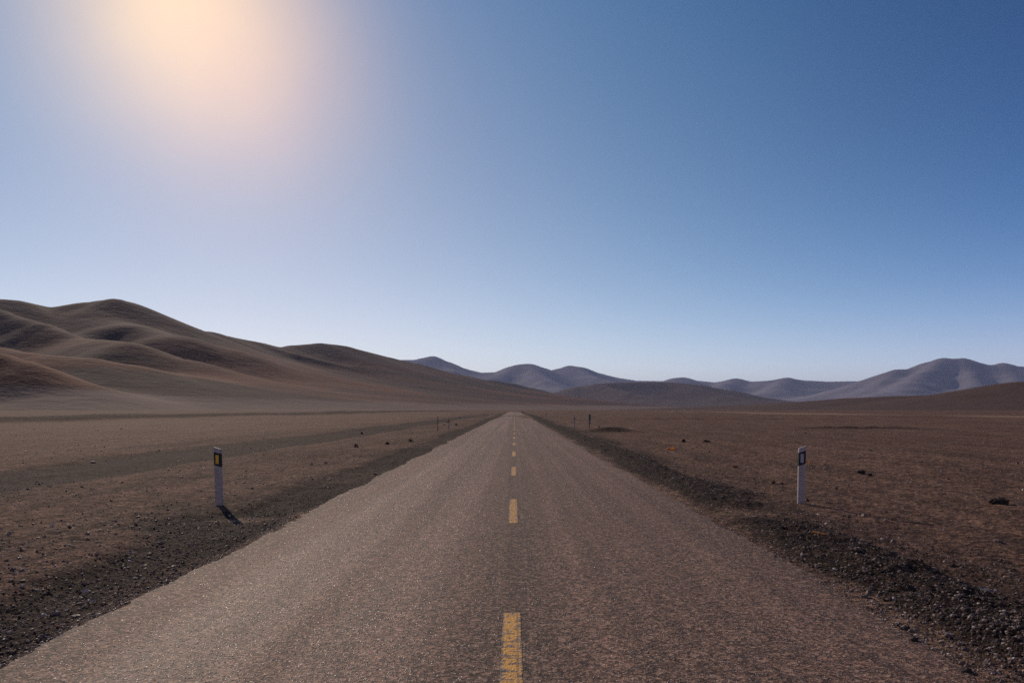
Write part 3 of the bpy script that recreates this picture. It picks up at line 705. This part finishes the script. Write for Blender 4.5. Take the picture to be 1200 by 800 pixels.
# low shrubs: stems and small leaves through a flat dome
M_leaf = plain('dry_green_leaf', (.050, .058, .030), .8, .2, .4, 20.); M_twig = plain('dry_twig', (.07, .05, .04), .9, .1, .3, 20.)
def shrub(px, py, w, h, label, seed, n=420):
    X, Y, z = spot(px, py); k = Y / F; w *= k; h *= k; g = np.random.default_rng(seed)
    r = empty('shrub', (X, Y, z - .01)); tag(r, label, 'shrub')
    V = []; Fc = []
    for i in range(n):
        a = g.random() * 6.283; q = math.sqrt(g.random()); e = g.random() ** .6
        c = np.array([math.cos(a) * q * w / 2, math.sin(a) * q * w / 2, h * e * math.sqrt(max(0, 1 - q * q * .9)) * g.uniform(.75, 1.1)])
        d1 = g.normal(size=3); d1 /= np.linalg.norm(d1); d2 = np.cross(d1, g.normal(size=3)); d2 /= np.linalg.norm(d2)
        l = w * .055 * g.uniform(.6, 1.3); b = len(V)
        V += [c - d1 * l, c + d2 * l * .4, c + d1 * l, c - d2 * l * .4]; Fc.append((b, b + 1, b + 2, b + 3))
    mesh_obj('foliage', V, Fc, M_leaf, r, smooth=False)
    bm = bmesh.new()
    for i in range(16):
        a = g.random() * 6.283; q = g.random() * w * .42
        tube(bm, (0, 0, -.02), (math.cos(a) * q, math.sin(a) * q, h * .75 * math.sqrt(max(.05, 1 - (q / (w / 2)) ** 2))), w * .009, 5)
    bm_obj('stems', bm, M_twig, r)
shrub(828, 518, 8.5, 3.6, 'low dark green cushion shrub on the right plain', 80)
shrub(481, 517.5, 7, 4.4, 'small dark shrub on the left verge before the thin rod', 81)

# litter
M_or = plain('orange_plastic', (.98, .55, .14), .4, .5, .12, thin=.6); M_cap = plain('pale_label', (.75, .66, .58), .5, .4, .15, thin=.5)
X, Y, z = spot(785.5, 526.5); k = Y / F
r = empty('plastic_bottle', (X, Y, z + .045), .12); tag(r, 'orange plastic bottle with white end lying on the right plain', 'bottle')
def lathe_x(prof, n=20):
    bm = bmesh.new(); rings = [[bm.verts.new((x, q * math.cos(6.28318 * i / n), q * math.sin(6.28318 * i / n))) for i in range(n)] for x, q in prof]
    for a, b in zip(rings[:-1], rings[1:]):
        for i in range(n): bm.faces.new((a[i], a[(i + 1) % n], b[(i + 1) % n], b[i]))
    bm.faces.new(rings[0]); bm.faces.new(rings[-1][::-1]); bmesh.ops.recalc_face_normals(bm, faces=bm.faces); return bm
bm_obj('body', lathe_x([(.17, .02), (.165, .045), (.15, .052), (.06, .052), (.05, .046), (.03, .046), (.02, .052), (-.05, .05), (-.10, .022), (-.12, .018)]), M_or, r, True)
bm_obj('cap', lathe_x([(-.118, .024), (-.121, .026), (-.155, .026), (-.158, .022)]), M_cap, r, True)
bm_obj('wrapper', lathe_x([(-.051, .052), (-.055, .0535), (-.09, .036), (-.092, .033)]), M_cap, r, True)
M_yel = plain('yellow_plastic', (.85, .50, .05), .45, .5, .12, thin=.6)
X, Y, z = spot(947.8, 544.5)
r = empty('yellow_tag', (X, Y, z)); tag(r, 'tiny yellow plastic tag upright just right of the white-reflector post', 'tag')
bm = bmesh.new(); tube(bm, (0, 0, -.02), (.005, 0, .07), .006); bm_obj('stem', bm, M_yel, r)
o = bm_obj('flag', plate(.036, .06, .006), M_yel, r); o.location = (.004, -.01, .085); o.rotation_euler = (0, .2, 0)
# splintered stick on the windrow
M_wood = plain('pale_wood', (.95, .55, .22), .7, .3, .2, 40., thin=.45)
X, Y, z = spot(960, 630); k = Y / F
bm = bmesh.new(); g = random.Random(5)
pts = [(-.10, .0, .035, .004), (-.07, .01, .034, .011), (-.02, .0, .026, .012), (.02, -.012, .018, .009), (.06, -.02, .012, .011), (.09, -.026, .010, .004)]
prev = None
for x, y, zz, q in pts:
    ring = [bm.verts.new((x, y + q * math.cos(i * 1.0472) * g.uniform(.8, 1.2), zz + q * .7 * math.sin(i * 1.0472) * g.uniform(.8, 1.2))) for i in range(6)]
    if prev:
        for i in range(6): bm.faces.new((prev[i], prev[(i + 1) % 6], ring[(i + 1) % 6], ring[i]))
    else: bm.faces.new(ring[::-1])
    prev = ring
bm.faces.new(prev); bmesh.ops.recalc_face_normals(bm, faces=bm.faces)
o = bm_obj('wood_splinter', bm, M_wood); o.location = (X, Y, z + .045); tag(o, 'pale orange wood splinter on the dark gravel ridge below the right post', 'stick')
# crumpled white scrap with a tail
M_scr = plain('white_scrap', (.55, .53, .53), .5, .4, .12, 30.)
X, Y, z = spot(1154, 693)
bm = bmesh.new(); g = random.Random(9); N1, N2 = 12, 6; vs = []
for i in range(N1):
    for j in range(N2):
        u = i / (N1 - 1); wv = .034 * (1 - u) ** 1.3 + .003
        vs.append(bm.verts.new((u * .14 - .04, (j / (N2 - 1) - .5) * 2 * wv - .05 * u, .012 + .018 * math.sin(j * 1.9 + i * .8) * (1 - u) + g.uniform(0, .004) + .012 * (1 - u))))
for i in range(N1 - 1):
    for j in range(N2 - 1): bm.faces.new((vs[i * N2 + j], vs[(i + 1) * N2 + j], vs[(i + 1) * N2 + j + 1], vs[i * N2 + j + 1]))
bmesh.ops.solidify(bm, geom=list(bm.faces), thickness=.0015)
o = bm_obj('plastic_scrap', bm, M_scr); o.location = (X, Y, z + .004); tag(o, 'crumpled white plastic scrap with a thin tail at lower right', 'litter')
